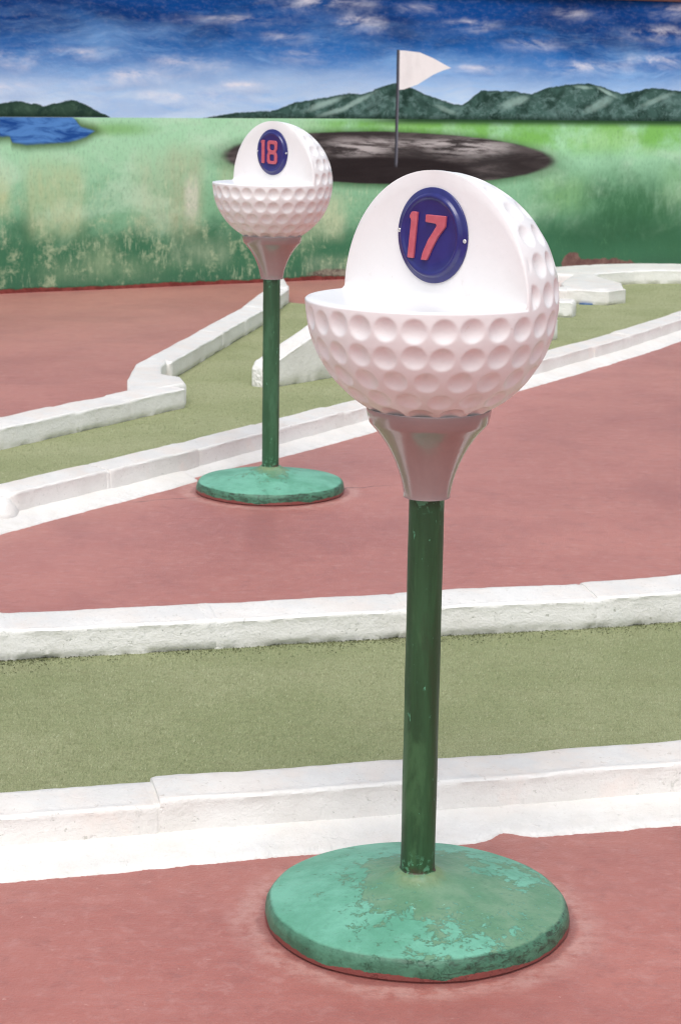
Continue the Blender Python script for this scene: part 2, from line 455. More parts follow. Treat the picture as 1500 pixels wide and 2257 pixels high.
        if s0 < -1.4: c = hills(c, left, 1.178, -6, -1.5, (cols[0], srgb(52, 80, 66), srgb(74, 104, 86), cols[3], cols[4]), 2)
        right = [(-.87, 1.168), (-.785, 1.185), (-.64, 1.211), (-.495, 1.224), (-.273, 1.232), (-.086, 1.294), (.103, 1.321), (.327, 1.359), (.475, 1.358), (.585, 1.398), (.722, 1.442), (.84, 1.418), (1.027, 1.344), (1.215, 1.293), (1.29, 1.287), (1.363, 1.341), (1.437, 1.399), (1.589, 1.394), (1.704, 1.395), (1.859, 1.373), (2.011, 1.426), (2.206, 1.452), (2.363, 1.461), (2.483, 1.432), (2.645, 1.383), (2.765, 1.408), (2.925, 1.434), (3.171, 1.413), (3.417, 1.451), (4.5, 1.36), (7, 1.42)]
        if s1 > -.9: c = hills(c, right, 1.172, -.87, 7, cols, 6, ((.16, 1.285, .20, .035, .35, .75), (.40, 1.29, .22, .03, .5, .7), (.22, 1.225, .2, .025, .3, .6), (.72, 1.36, .07, .07, .2, -.8), (.95, 1.30, .12, .05, -.7, -.6),
            (1.72, 1.31, .16, .05, .3, .6), (1.48, 1.33, .07, .06, -.6, -.7), (2.10, 1.36, .07, .05, .9, -.7), (2.30, 1.43, .10, .018, -.1, .7), (2.50, 1.40, .14, .022, -.45, .85), (2.45, 1.30, .16, .05, .4, .5), (2.75, 1.36, .16, .03, .5, -.8), (2.95, 1.34, .2, .03, .35, .45), (1.15, 1.25, .12, .03, -.3, .45), (.52, 1.25, .1, .03, .5, -.5)))

    else:
        # meadow
        g = mp(z.step(1.02, .55), srgb(172, 226, 184), srgb(136, 190, 150))
        g = mp(m.n(uv, 2.2, 4, .6, .4, sc=(.8, 1.2, 1)).step(.46, .66) * .65, g, srgb(198, 234, 202))
        g = mp((z + (m.n(uv, 3, 5, .65, .5, off=(5, 5, 0)) - .5) * .5).step(.60, .28), g, srgb(68, 122, 90))
        g = mp((z + (m.n(uv, 5, 6, .7, .6, off=(2, 9, 0)) - .5) * .22).step(.16, .02) * .7, g, srgb(66, 112, 86))
        # bright yellow-green glow by the horizon
        by = z.step(.86, 1.04) * z.step(1.20, 1.14)
        g = mp(by * s.step(-.2, .4) * .85 * m.n(uv, 3, 4, .6, off=(6, 0, 0)).step(.26, .6), g, srgb(118, 186, 70))
        if vis(2.45, 0.45): g = mp(blob(2.45, 1.03, .45, .14, .9) * .6 * m.n(uv, 7, 4, .6, sc=(1.6, .5, 1)).step(.3, .6), g, srgb(178, 226, 170))
        if vis(-1.55, 0.5): g = mp(blob(-1.55, 1.10, .5, .07, .9, .4, 3) * .6, g, srgb(116, 176, 76))
        if vis(2.75, 1.1): g = mp(blob(2.75, .50, 1.35, .52, .97, 1.0, 3, 3) * (m.n(uv, 6, 7, .72, .2, off=(7, 2, 0), sc=(1.4, .6, 1)).step(.25, .6) * .5 + .5), g, srgb(62, 112, 76))
        if vis(2.6, 0.9): g = mp(blob(2.6, .33, .9, .22, .9, .7, 8, 3) * .6, g, srgb(50, 94, 66))
        # dark line right under the hills
        g = mp(z.step(1.115, 1.172) * s.step(.2, .9) * .95, g, srgb(24, 62, 26))
        # worn patches with dripping edges, square roller tops
        drip = m.n(uv, 10, 6, .7, sc=(2.6, .16, 1)).step(.30, .60)
        tex = m.n(uv, 6, 8, .72, .2, sc=(1.3, .8, 1)).step(.32, .60)
        def rect(x0, x1, z0, z1, sx=.03, sz=.15):
            return (s - x0).step(-sx, sx) * (s - x1).step(sx, -sx) * (z - z0).step(-sz * .3, sz) * (z - z1).step(sz * .4, -sz)
        for (x0, x1, z0, z1, col, a, sx) in ((-2.16, -1.75, .34, .92, srgb(198, 208, 160), .60, .07), (-2.5, -2.28, .5, .84, srgb(210, 212, 160), .6, .05), (-1.36, -1.10, .36, .98, srgb(194, 206, 172), .5, .10),
                                         (-1.10, -.84, .32, 1.02, srgb(186, 186, 152), .62, .07), (-.97, -.87, .45, .78, srgb(228, 230, 214), .9, .03), (-.70, -.55, .55, .92, srgb(190, 204, 160), .6, .05),
                                         (-1.74, -1.5, .1, .35, srgb(176, 200, 158), .5, .05), (-2.05, -1.2, .04, .22, srgb(180, 202, 162), .45, .2), (-1.08, -.62, .12, .34, srgb(186, 206, 172), .6, .08),
                                         (.06, .34, .28, .66, srgb(206, 220, 180), .8, .06), (-.30, .08, .20, .50, srgb(190, 210, 168), .5, .1), (.0, .34, .05, .16, srgb(214, 224, 196), .9, .05),
                                         (1.95, 2.35, .45, .80, srgb(150, 200, 130), .45, .15), (3.05, 3.4, .5, .9, srgb(140, 190, 130), .4, .1)):
            if not vis((x0 + x1) / 2, (x1 - x0) / 2 + .1): continue
            g = mp(rect(x0, x1, z0, z1, sx) * a * (drip * .4 + .6) * (tex * .5 + .5), g, col)
        flake = m.n(uv, 6.5, 9, .76, .15, off=(4, 4, 0), sc=(1.1, .9, 1)).step(.50, .66)
        g = mp(flake * z.step(.78, .4) * s.step(1.8, .9) * .62, g, srgb(196, 212, 172))
        g = mp(m.n(uv, 8, 8, .72, .15, off=(9, 1, 0), sc=(1.2, .8, 1)).step(.52, .68) * z.step(.6, .25) * .5, g, srgb(62, 116, 86))
        g = mp(m.n(uv, 40, 6, .74, sc=(1.5, .6, 1)).step(.46, .72) * .30, g, srgb(70, 118, 84))
        g = mp(m.n(uv, 22, 6, .74, off=(5, 2, 0), sc=(1.7, .34, 1)).step(.50, .70) * m.n(uv, 2.4, 5, .65, off=(3, 9, 0)).step(.44, .60) * z.step(1.02, .75) * s.step(2.2, 1.2) * .6, g, srgb(208, 226, 186))
        g = mp(m.n(uv, 18, 6, .74, off=(1, 6, 0), sc=(1.4, .55, 1)).step(.50, .72) * m.n(uv, 2.6, 5, .65, off=(1, 4, 0)).step(.44, .60) * z.step(1.0, .7) * .5, g, srgb(92, 146, 104))
        c = g

        # lake with a dark bank
        def lake(grow):
            top = s.curve([(-6, 1.19), (-1.83, 1.188), (-1.79, 1.15), (-1.77, 1.12), (-1.665, 1.092), (-1.64, 1.07), (-1.5, 1.0)], -6, -1.5, .9, 1.3)
            bot = s.curve([(-6, 1.03), (-2.42, 1.043), (-2.30, 1.048), (-2.20, 1.064), (-2.245, 1.05), (-2.25, 1.012), (-2.155, .994), (-1.858, 1.012), (-1.724, 1.044), (-1.665, 1.085), (-1.5, 1.15)]
                          if False else [(-6, 1.03), (-2.42, 1.043), (-2.27, 1.052), (-2.255, 1.012), (-2.155, .994), (-1.858, 1.012), (-1.724, 1.044), (-1.665, 1.085), (-1.5, 1.15)], -6, -1.5, .9, 1.3)
            wob = (m.n(uv, 9, 4, .6) - .5) * .02
            return (top - z + wob).step(-grow, .012) * (z - bot + wob).step(-grow, .012)
        if s0 < -1.4:
            c = mp(lake(.075) * z.step(1.18, 1.16) * .9, c, srgb(66, 92, 44))
            lk = mp(m.n(uv, 8, 5, .6, .8, sc=(.5, 1.8, 1)).step(.36, .62), srgb(30, 78, 150), srgb(86, 142, 208))
            lk = mp(z.step(1.02, 1.0) * .5, lk, srgb(26, 56, 84))
            c = mp(lake(.010) * z.step(1.187, 1.181), c, lk)

        # the hole
        def ell(cx, cz, rx, rz, sl, soft, wob=.05):
            dx = (s - cx) * (1 / rx); dz = (z - cz - (s - cx) * sl) * (1 / rz)
            d = (dx * dx + dz * dz).sqrt() + (m.n(uv, 5, 4, .6) - .5) * wob
            return d.step(1 + soft, 1 - soft)
        if vis(.70, .8):
            c = mp(ell(.70, .885, 1.42, .215, -.02, .16) * .75, c, srgb(44, 84, 40))
            hc = mp(m.n(uv, 6, 7, .68, .4, sc=(.35, 1.9, 1)).step(.4, .66), srgb(58, 54, 54), srgb(98, 92, 91))
            st = m.n(vec3(nt, s * .30, z * 2.6 + s * .12), 9, 8, .70, .2, off=(2, 2, 0)).step(.42, .58)
            hc = mp(st * (blob(1.36, .97, .52, .10, .9, .5, 3) + blob(.45, .97, .46, .10, .9, .5, 6) + blob(.9, 1.0, .5, .06, .9, .5, 9) * .6).mn(1.0) * 1.0, hc, srgb(186, 182, 180))
            hc = mp(ell(.62, .80, .78, .10, -.01, .12) * .9, hc, srgb(40, 34, 35))
            hc = mp(blob(1.85, .84, .35, .15, .8) * .7, hc, srgb(48, 42, 42))
            c = mp(ell(.70, .893, 1.365, .192, -.018, .035), c, hc)

    if vis(.9, .3):
        # flag stick and flag
        pole_s = s - (z * .004 + .7455)
        c = mp(pole_s.ab().step(.0145, .0105) * (z - 1.68).step(.003, -.003) * (z - .835).step(-.02, .02), c,
               mp(pole_s.step(-.006, .008), srgb(58, 60, 66), srgb(112, 114, 124)))
    if part == 'sky' and vis(.9, .3):
        ft = s.curve([(.74, 1.678), (.80, 1.676), (.926, 1.665), (1.037, 1.625), (1.10, 1.595), (1.188, 1.555), (1.25, 1.53)], .74, 1.25, 1.3, 1.7)
        fb = s.curve([(.74, 1.388), (.80, 1.392), (.913, 1.429), (1.041, 1.503), (1.12, 1.535), (1.188, 1.555), (1.25, 1.58)], .74, 1.25, 1.3, 1.7)
        c = mp((ft - z).step(-.002, .005) * (z - fb).step(-.002, .005) * (s - .7635).step(-.002, .002), c,
               mp(m.n(uv, 7, 4, .6, sc=(2, .6, 1)).step(.4, .7) * .5, srgb(242, 240, 238), srgb(226, 224, 222)))

    if part == 'meadow':
        # wall foot: peeled strip and floor paint run up the wall
        if vis(2.4, .5):
            pe = blob(2.52, .03, .36, .085, .14, 1.0, 5, 7) + blob(2.27, .05, .10, .125, .12, .8, 2, 9)
            c = mp(pe.mn(1.0), c, mp(m.n(uv, 14, 6, .7).step(.4, .62), srgb(112, 86, 80), srgb(136, 110, 100)))
        if vis(.25, .3):
            e2 = blob(.25, .045, .26, .045, .5, .8, 7, 8)
            c = mp(e2, c, mp(m.n(uv, 16, 6, .7).step(.4, .6), srgb(104, 92, 84), srgb(150, 146, 128)))
        ft_ = z + (m.n(uv, 5, 7, .74) - .5) * .075
        c = mp(ft_.step(.038, .026) * .8, c, srgb(58, 82, 60))
        c = mp(ft_.step(.029, .024), c, mp(m.n(uv, 12, 5, .7).step(.4, .6), srgb(112, 54, 50), srgb(136, 70, 64)))
    m.set('Base Color', c)
    m.set('Roughness', .8)
    m.set('Specular IOR Level', .12)
    m.bump(m.n(uv, 60, 5, .65) * .6 + m.n(uv, 9, 5, .6) * .8, .006, .5)
    return m
MURAL_S = (-60, -.45, 1.28, 60)
M_mural = [mural_material(part, MURAL_S[i], MURAL_S[i + 1]) for part in ('meadow', 'sky') for i in range(3)]
M_cope = Mat('brown_coping')
M_cope.set('Base Color', M_cope.mix(M_cope.n(M_cope.pos, 14, 5, .6), srgb(84, 48, 44), srgb(112, 70, 62)))
M_cope.set('Roughness', .8)
M_conc = Mat('grey_render')
M_conc.set('Base Color', M_conc.mix(M_conc.n(M_conc.pos, 5, 6, .65), srgb(120, 116, 108), srgb(158, 152, 142)))
M_conc.set('Roughness', .9)
M_bluebit = Mat('blue_plastic')
M_bluebit.set('Base Color', M_bluebit.mix(M_bluebit.n(M_bluebit.pos, 20, 3, .5), srgb(30, 76, 128), srgb(46, 100, 156)))

# ------------------------------------------------------------------ ground
G = 60
me = mesh('red_paving', [(-G, -G, 0), (G, -G, 0), (G, G, 0), (-G, G, 0)], [(0, 1, 2, 3)])
tag(link('red_paving', me, M_red, smooth=False), 'dull red painted concrete paving under the course', kind='structure')

def flat(name, pts, z, mat, kind='structure', label=None):
    me = mesh(name, [(x, y, z) for x, y in pts], [tuple(range(len(pts)))])
    return tag(link(name, me, mat, smooth=False), label, kind=kind)

# ------------------------------------------------------------------ mural wall
def wall_y(x):
    if x < -.3: return 13.392 + .6 * (x + 2.334)
    if x > .3: return 14.9124 + .4 * (x - .3)
    return 14.6124 + .6 * (x + .3) - .1667 * (x + .3) ** 2
def build_wall():
    xs = np.concatenate([np.linspace(-7, -.4, 40), np.linspace(-.3, .3, 25), np.linspace(.4, 8, 40)])
    P = [Vector((x, wall_y(x), 0)) for x in xs]
    S = [0.0]
    for a, b in zip(P, P[1:]): S.append(S[-1] + (b - a).length)
    s0 = float(np.interp(-.3, xs, S)); S = [v - s0 for v in S]
    cutS = [S[int(np.argmin(np.abs(np.array(S) - q)))] for q in MURAL_S[1:3]]
    H, T = 2.085, .22
    zs = np.concatenate([np.linspace(-.03, 1.178, 15), np.linspace(1.178, H, 10)[1:]])
    V, UV, Fc = [], [], []
    nx = len(xs)
    for z in zs:
        for i, q in enumerate(P):
            tdir = (P[min(i + 1, nx - 1)] - P[max(i - 1, 0)]).normalized()
            nrm = Vector((tdir.y, -tdir.x, 0))
            d = .010 * nz(S[i], z, 3, 1.6) + .004 * nz(S[i], z, 8, 6)
            if z < .1: d += .012 * (1 - z / .1) * nz(S[i], 1, 2, 5)
            V.append(q + nrm * d + Vector((0, 0, z))); UV.append((S[i], z))
    nf = len(V)
    for j in range(len(zs) - 1):
        for i in range(nx - 1):
            a = j * nx + i; Fc.append((a, a + 1, a + nx + 1, a + nx))
    me = mesh('painted_face', V, Fc)
    ul = me.uv_layers.new(name='metres')
    for l in me.loops: ul.data[l.index].uv = UV[l.vertex_index]
    wall = empty('mural_wall', (0, wall_y(0), 0))
    tag(wall, 'long garden wall painted with a golf mural of blue sky, hills, meadow, hole and flag', 'wall')
    def put(name, me, mat, sm=True):
        o = link(name, me, mat, wall, sm); o.matrix_parent_inverse = Matrix.Translation(wall.location).inverted(); return o
    for mm in M_mural: me.materials.append(mm.m)
    for pl_ in me.polygons:
        us = sum(UV[v][0] for v in pl_.vertices) / 4; uz = sum(UV[v][1] for v in pl_.vertices) / 4
        pl_.material_index = (3 if uz > 1.178 else 0) + (0 if us < cutS[0] else 1 if us < cutS[1] else 2)
    put('painted_face', me, None)
    V, Fc = [], []
    for i, q in enumerate(P):
        tdir = (P[min(i + 1, nx - 1)] - P[max(i - 1, 0)]).normalized(); nrm = Vector((tdir.y, -tdir.x, 0))
        for (u, z) in ((-.02, -.03), (-.02, H - .004), (-T, H - .004), (-T, -.03)): V.append(q + nrm * u + Vector((0, 0, z)))
    for i in range(nx - 1):
        for k in range(4): a, b = i * 4 + k, i * 4 + (k + 1) % 4; Fc.append((a, b, b + 4, a + 4))
    Fc += [(0, 1, 2, 3), tuple(range(4 * nx - 1, 4 * nx - 5, -1))]
    put('masonry', mesh('masonry', V, Fc), M_conc, False)
    V, Fc = [], []
    for i, q in enumerate(P):
        tdir = (P[min(i + 1, nx - 1)] - P[max(i - 1, 0)]).normalized(); nrm = Vector((tdir.y, -tdir.x, 0))
        for (u, z) in ((.03, H + .003), (.03, H + .05), (-T / 2, H + .08), (-T - .03, H + .05), (-T - .03, H + .003)): V.append(q + nrm * u + Vector((0, 0, z)))
    for i in range(nx - 1):
        for k in range(5): a, b = i * 5 + k, i * 5 + (k + 1) % 5; Fc.append((a, b, b + 5, a + 5))
    Fc += [(0, 1, 2, 3, 4), tuple(range(5 * nx - 1, 5 * nx - 6, -1))]
    put('coping', mesh('coping', V, Fc), M_cope, False)
build_wall()

# ------------------------------------------------------------------ kerbs
def walk(path):
    P = [Vector((x, y, 0)) for x, y in path]
    S = [0.0]
    for a, b in zip(P, P[1:]): S.append(S[-1] + (b - a).length)
    def at(s):
        s = min(s, S[-1])
        for i in range(len(P) - 1):
            if s <= S[i + 1] + 1e-9: break
        t = (s - S[i]) / max(S[i + 1] - S[i], 1e-9)
        q = P[i].lerp(P[i + 1], t)
        def dirn(k): return (P[k + 1] - P[k]).normalized()
        d = dirn(i)
        e = .06          # blend direction round path corners
        if i < len(P) - 2 and S[i + 1] - s < e: d = d.lerp(dirn(i + 1), .5 * (1 - (S[i + 1] - s) / e))
        if i > 0 and s - S[i] < e: d = d.lerp(dirn(i - 1), .5 * (1 - (s - S[i]) / e))
        return q, d.normalized()
    return at, S[-1]

def block_mesh(at, s0, s1, wid, hfun, step=.012, end0='joint', end1='joint', dz=0.0, du=0.0, seed=0, undercut=1.0):
    """one kerb block: an extruded, slightly lumpy moulded profile along the path, face on the path line, body behind it"""
    n = max(4, int((s1 - s0) / step))
    rows = []
    for i in range(n + 1):
        s = s0 + (s1 - s0) * i / n
        q, d = at(s)
        nr = Vector((-d.y, d.x, 0))          # towards the back of the kerb
        h = hfun(s) + dz
        e0, e1 = s - s0, s1 - s
        k = 1.0
        for e, kind in ((e0, end0), (e1, end1)):
            rr = {'joint': .007, 'round': .05, 'square': .014}[kind]
            if e < rr: 
                t = 1 - e / rr; c = 1 - math.sqrt(max(0, 1 - t * t))
                k = min(k, 1 - {'joint': .022, 'round': .42, 'square': .12}[kind] * c)
        inset = (1 - k) * .10
        # smeared mortar hides the lip next to a joint
        lipk = 1.0
        for e, kind in ((e0, end0), (e1, end1)):
            if kind == 'joint': lipk = min(lipk, max(0, min(1, (e - .025) / .03 + .3 * nz(s, seed, 2, 40))))
        lip = .0045 * lipk
        W = wid
        uc = .011 * (.55 + .9 * nz(s, seed + 2, 1, 9) + .6 * nz(s, seed, 6, 30)); uc = max(0.0, uc) * undercut
        zc = .016 + .007 * nz(s, seed + 4, 2, 12) + .004 * nz(s, 3, seed, 45)
        prof = [(uc + .001, -.012), (uc, zc * .55), (.0008, zc), (.0005, h * .35), (.001, h * .55), (.002, h - .022), (.0015, h - .012), (.003 - lip * .6, h - .0065 + lip * .1), (.0065, h - .0015 + lip * .35),
                (.011, h + lip * .15), (.017, h + .001 - lip * .35), (.024, h + .0015 - lip * .2), (.040, h + .0035), (W * .5, h + .006), (W * .7, h + .0085), (W - .035, h + .0085), (W - .020, h + .006),
                (W - .009, h - .001), (W - .002, h - .012), (W, h - .03), (W + .001, h * .5), (W, -.012)]
        row = []
        for (u, z) in prof:
            u = inset + u * (1 - 2 * inset / max(W, .01))
            zz = z if z < 0 else z * k
            p = q + nr * (u + du)
            a = .0028 * nz(s, seed, 0, 7) + .0013 * nz(s, u * 3 + seed, z * 3, 28)
            b = .0035 * nz(s, seed + 5, 0, 5) + .0014 * nz(s, seed + 9 + u * 2, z, 34)
            top = 1 if z > h * .5 else z / (h * .5) if z > 0 else 0
            row.append(p + nr * (a + .0006 * nz(s, u, z, 130)) + Vector((0, 0, zz + b * top)))
        rows.append(row)
    m = len(rows[0])
    V = [v for r in rows for v in r]
    Fc = []
    for i in range(n):
        for k in range(m - 1):
            a = i * m + k; Fc.append((a, a + m, a + m + 1, a + 1))
    Fc.append(tuple(range(0, m)))
    Fc.append(tuple(n * m + k for k in range(m - 1, -1, -1)))
    return mesh('kerb_block', V, Fc)

def kerb(label, path, wid, hfun, joints, ends, mat, step=.012, apron=None, seed=1, group='white kerbs edging the putting lanes', jig=.004):
    at, L = walk(path)
    q0 = at(L / 2)[0]
    root = empty('kerb', (q0.x, q0.y, 0))
    tag(root, label, 'kerb', group)
    inv = Matrix.Translation(root.location).inverted()
    cuts = [0.0] + [j for j in joints if 0.05 < j < L - .05] + [L]
    r = random.Random(seed)
    for i, (a, b) in enumerate(zip(cuts, cuts[1:])):
        e0 = ends[0] if i == 0 else 'joint'
        e1 = ends[1] if i == len(cuts) - 2 else 'joint'
        me = block_mesh(at, a + (.003 if i else 0), b - (.003 if e1 == 'joint' else 0), wid, hfun, step, e0, e1, dz=r.uniform(-jig, jig), du=r.uniform(-jig, jig) * .6, seed=seed + i * 3.7, undercut=0 if apron else 1)
        sharp(me, 55)
        o = link('kerb_block', me, mat, root); o.matrix_parent_inverse = inv
    for j in cuts[1:-1]:
        me = block_mesh(at, j - .016, j + .016, wid - .003, lambda s: hfun(s) - .0022, .004, 'joint', 'joint', du=.0012, seed=seed + j, undercut=0 if apron else 1)
        o = link('mortar_joint', me, mat, root); o.matrix_parent_inverse = inv
    if apron:
        wfun, ztop, st, a0, a1 = apron
        n = int((a1 - a0) / st); V, Fc = [], []
        K = 9
        for i in range(n + 1):
            s = a0 + (a1 - a0) * i / n
            q, d = at(s); nr = Vector((-d.y, d.x, 0))
            ww = wfun(s) + .010 * nz(s, seed, 4, 5) + .005 * nz(s, seed, 7, 22) + .003 * nz(s, seed, 1, 70) + .0025 * nz(s, seed, 1, 190)
            ztp = ztop + .004 * nz(s, seed, 9, 4)
            for k in range(K):
                t = k / (K - 1)
                u = .012 - (ww + .012) * t
                z = ztp * (1 - t) ** 1.25 + .0045
                if k == K - 1: z = -.002
                if k == K - 2: u = .012 - (ww + .010) * 1.0; z = .0035 + .001 * nz(s, 3, 1, 40)
                z += .0016 * nz(s * 1.0, t * 2, seed, 16) * (k < K - 2)
                V.append(q + nr * u + Vector((0, 0, z)))
        for i in range(n):
            for k in range(K - 1):
                a = i * K + k; Fc.append((a, a + 1, a + K + 1, a + K))
        me = mesh('mortar_apron', V, Fc)
        me.flip_normals()
        o = link('mortar_apron', me, M_mortar, root); o.matrix_parent_inverse = inv
    return root

def prism_part(name, poly, h, mat, root, bev=.02, mid=None):
    bm = bmesh.new()
    vs = [bm.verts.new((x, y, -.01)) for x, y in poly]
    f = bm.faces.new(vs)
    if f.normal.z < 0: f.normal_flip()
    ex = bmesh.ops.extrude_face_region(bm, geom=[f])
    tv = [g for g in ex['geom'] if isinstance(g, bmesh.types.BMVert)]
    for v in tv: v.co.z = h
    bm.normal_update()
    top = [e for e in bm.edges if all(v.co.z > h - 1e-4 for v in e.verts)]
    vert = [e for e in bm.edges if abs(e.verts[0].co.z - e.verts[1].co.z) > h * .9]
    bmesh.ops.bevel(bm, geom=vert + top, offset=bev, segments=3, profile=.6, affect='EDGES')
    bmesh.ops.triangulate(bm, faces=[f for f in bm.faces if len(f.verts) > 4])
    bmesh.ops.subdivide_edges(bm, edges=[e for e in bm.edges if e.calc_length() > .12], cuts=3, use_grid_fill=True)
    for v in bm.verts:
        c = v.co
        if c.z > .01:
            c.z += .004 * nz(c.x, c.y, 1, 6); c.x += .003 * nz(c.x, c.y, c.z, 14); c.y += .003 * nz(c.y, c.x, c.z, 14)
    bm.normal_update()
    bmesh.ops.recalc_face_normals(bm, faces=bm.faces)
    me = bpy.data.meshes.new(name); bm.to_mesh(me); bm.free()
    sharp(me, 38)
    o = link(name, me, mat, root)
    o.matrix_parent_inverse = Matrix.Translation(root.location).inverted()
    return o

# near kerb (in front of the near lane), mortar apron run out over the paving
def line(p0, slope, xs): return [(x, p0[1] + slope * (x - p0[0])) for x in xs]
K1 = line((-.633, 3.508), .262, (-3.0, 3.2))
k1s = lambda x: (x + 3.0) * math.hypot(1, .262)
kerb('white kerb with wide mortar apron before the foreground turf, right behind the nearest base', K1, .135, lambda s: .088 + .004 * math.sin(s * 1.3),
     [k1s(x) for x in (-2.6, -2.1, -1.6, -1.1, -.34, .195, .80, 1.3, 1.8, 2.3, 2.8)], ('square', 'square'), M_white, .010,
     apron=(lambda s: .118 - .034 * math.exp(-((s - k1s(.31)) / .035) ** 2) - .012 * math.exp(-((s - k1s(-.15)) / .22) ** 2), .024, .0035, .02, 6.3), seed=3, jig=.006)
K2 = [(-3.2, 4.165), (-.855, 4.778), (.174, 5.048), (.80, 5.20), (1.05, 5.30), (3.4, 6.05)]
kerb('white kerb behind the near turf lane, grey stained face, between green turf and red paving', K2, .165, lambda s: .090 + .004 * math.sin(s * 1.1 + 1),
     [.45, .95, 1.45, 1.95, 2.45, 2.97, 3.49, 4.03, 4.55, 5.05, 5.55, 6.0], ('square', 'square'), M_stain, .010, seed=11, jig=.004)
K3 = [(-1.092, 6.40), (-.592, 7.19), (.25, 8.59), (1.10, 10.03), (1.60, 10.92), (2.008, 11.72), (3.4, 14.6)]
ap3 = lambda s: .098 - .055 * (1 / (1 + math.exp(-(s - .93) / .008))) * (1 / (1 + math.exp((s - 1.36) / .12)))
k3 = kerb('long diagonal white kerb with mortar apron running behind sign 18 towards the right edge', K3, .132, lambda s: .092, [.52, 1.05, 1.58, 2.1, 2.62, 3.15, 3.67, 4.2, 4.73, 5.25, 5.8, 6.3, 6.8, 7.3, 7.8, 8.3],
     ('round', 'square'), M_white, .014, apron=(ap3, .026, .006, -.8, 9.2), seed=23, jig=.005)
def lump(name, c, r, mat, root, seed):
    bm = bmesh.new()
    bmesh.ops.create_icosphere(bm, subdivisions=4, radius=1)
    for v in bm.verts:
        d = 1 + .18 * nz(v.co.x, v.co.y, v.co.z + seed, 1.5) + .04 * nz(v.co.x, v.co.y, v.co.z + seed, 6)
        v.co = Vector((c[0] + v.co.x * r[0] * d, c[1] + v.co.y * r[1] * d, c[2] + v.co.z * r[2] * d))
    me = bpy.data.meshes.new(name); bm.to_mesh(me); bm.free()
    o = link(name, me, mat, root); o.matrix_parent_inverse = Matrix.Translation(root.location).inverted(); return o
lump('mortar_lump', (-1.165, 6.43, .015), (.10, .11, .075), M_mortar, k3, 4)
kerb('white kerb block just in front of the rounded left end of the diagonal kerb', [(-2.45, 4.26), (-1.135, 6.335)], .132, lambda s: .080, [.5, 1.0, 1.5, 2.0], ('square', 'round'), M_white, .02, apron=(lambda s: .10, .024, .012, 0, 1.7), seed=29)

K4 = [(-2.6, 5.53), (-1.347, 7.653), (-.695, 8.76)]
at4, L4 = walk(K4)
k4 = kerb('white kerb at left behind the middle turf lane ending in a pointed wedge', K4, .165, lambda s: .092, [.4, .9, 1.42, 1.95, 2.45, 2.96, L4 - .42], ('square', 'square'), M_white_far, .014, seed=37)
K5 = [(-.835, 9.56), (-.482, 11.85), (-.362, 13.108)]
k5 = kerb('white kerb running straight back from the wedge towards the mural wall', K5, .150, lambda s: .098, [.6, 1.2, 1.8, 2.4, 3.0], ('square', 'square'), M_white_far, .016, seed=41)
prism_part('kerb_wedge', [(-.705, 8.845), (-.745, 9.03), (-.845, 9.14), (-.87, 9.40), (-.855, 9.62), (-.95, 9.68), (-1.0, 9.45), (-.985, 8.95), (-.945, 8.58), (-.84, 8.66)], .1025, M_white_far, k4, .02)
prism_part('kerb_end', [(-.372, 13.06), (-.364, 13.14), (-.425, 13.78), (-.475, 13.82), (-.53, 13.2), (-.515, 12.98)], .113, M_white_far, k5, .02)

# humped divider between the lanes
K6 = [(-.34, 9.37), (1.244, 11.376)]
L6 = walk(K6)[1]
def h6(s):
    a = min(s, L6 - s)
    return .125 + .36 * min(max(a - .02, 0), .82)
k6 = kerb('white humped divider kerb with a rough chipped end standing on the middle turf lane', K6, .125, h6, [.62, 1.28, 1.94], ('square', 'square'), M_white_far, .014, seed=47)
# broken end faces: a rough slab of exposed concrete a few mm proud of either end
def rough_end(p, d, w_, h, root, seed):
    nr = Vector((-d.y, d.x, 0)); V, Fc = [], []
    N, Mz = 12, 12
    for j in range(Mz + 1):
        for i in range(N + 1):
            t = i / N; z = h * j / Mz
            a = t * 2 - 1
            if j > Mz - 3: a *= 1 - .06 * (j - Mz + 3) ** 1.3
            edge = max(abs(t * 2 - 1), j / Mz)
            out = .016 * (1 - edge ** 6) + .006 * nz(t * 3, z * 20, seed, 3) * (1 - edge ** 4) 
            q = Vector((p[0], p[1], 0)) + nr * (w_ * .5 + a * w_ * .5) - d * out
            V.append(q + Vector((0, 0, z - .004)))
    for j in range(Mz):
        for i in range(N): a = j * (N + 1) + i; Fc.append((a, a + 1, a + N + 2, a + N + 1))
    me = mesh('rough_end', V, Fc)
    o = link('rough_end', me, M_rough, root, False); o.matrix_parent_inverse = Matrix.Translation(root.location).inverted()
d6 = (Vector((1.244, 11.376, 0)) - Vector((-.34, 9.37, 0))).normalized()
rough_end((-.34 - d6.x * .002, 9.37 - d6.y * .002), d6, .122, .118, k6, 3)

# right-hand end of the middle lane
kR = kerb('white kerb end just right of sign 17, behind the middle turf lane', [(.30, 12.85), (1.442, 12.47)], .14, lambda s: .105, [.5], ('square', 'square'), M_white_far, .016, seed=53)
kW = kerb('white kerb with a rounded wedge end narrowing the far right of the turf lane', [(1.20, 13.33), (1.535, 13.29), (1.77, 13.225), (1.93, 13.42)], .16, lambda s: .098, [.30], ('square', 'round'), M_white_far, .014, seed=59)
prism_part('kerb_wedge', [(1.50, 13.34), (1.76, 13.27), (1.90, 13.43), (1.93, 13.75), (1.80, 14.30), (1.88, 14.52), (1.76, 14.75), (1.62, 14.20), (1.50, 13.72)], .106, M_white_far, kW, .022)
K7 = [(1.74, 14.25), (1.88, 14.50), (2.16, 14.72), (2.52, 14.79), (3.0, 14.80), (3.4, 14.62)]
kerb('far white kerb curving in front of the mural wall at right edge', K7, .50, lambda s: .10, [.6, 1.2], ('square', 'square'), M_white_far, .016, seed=61)

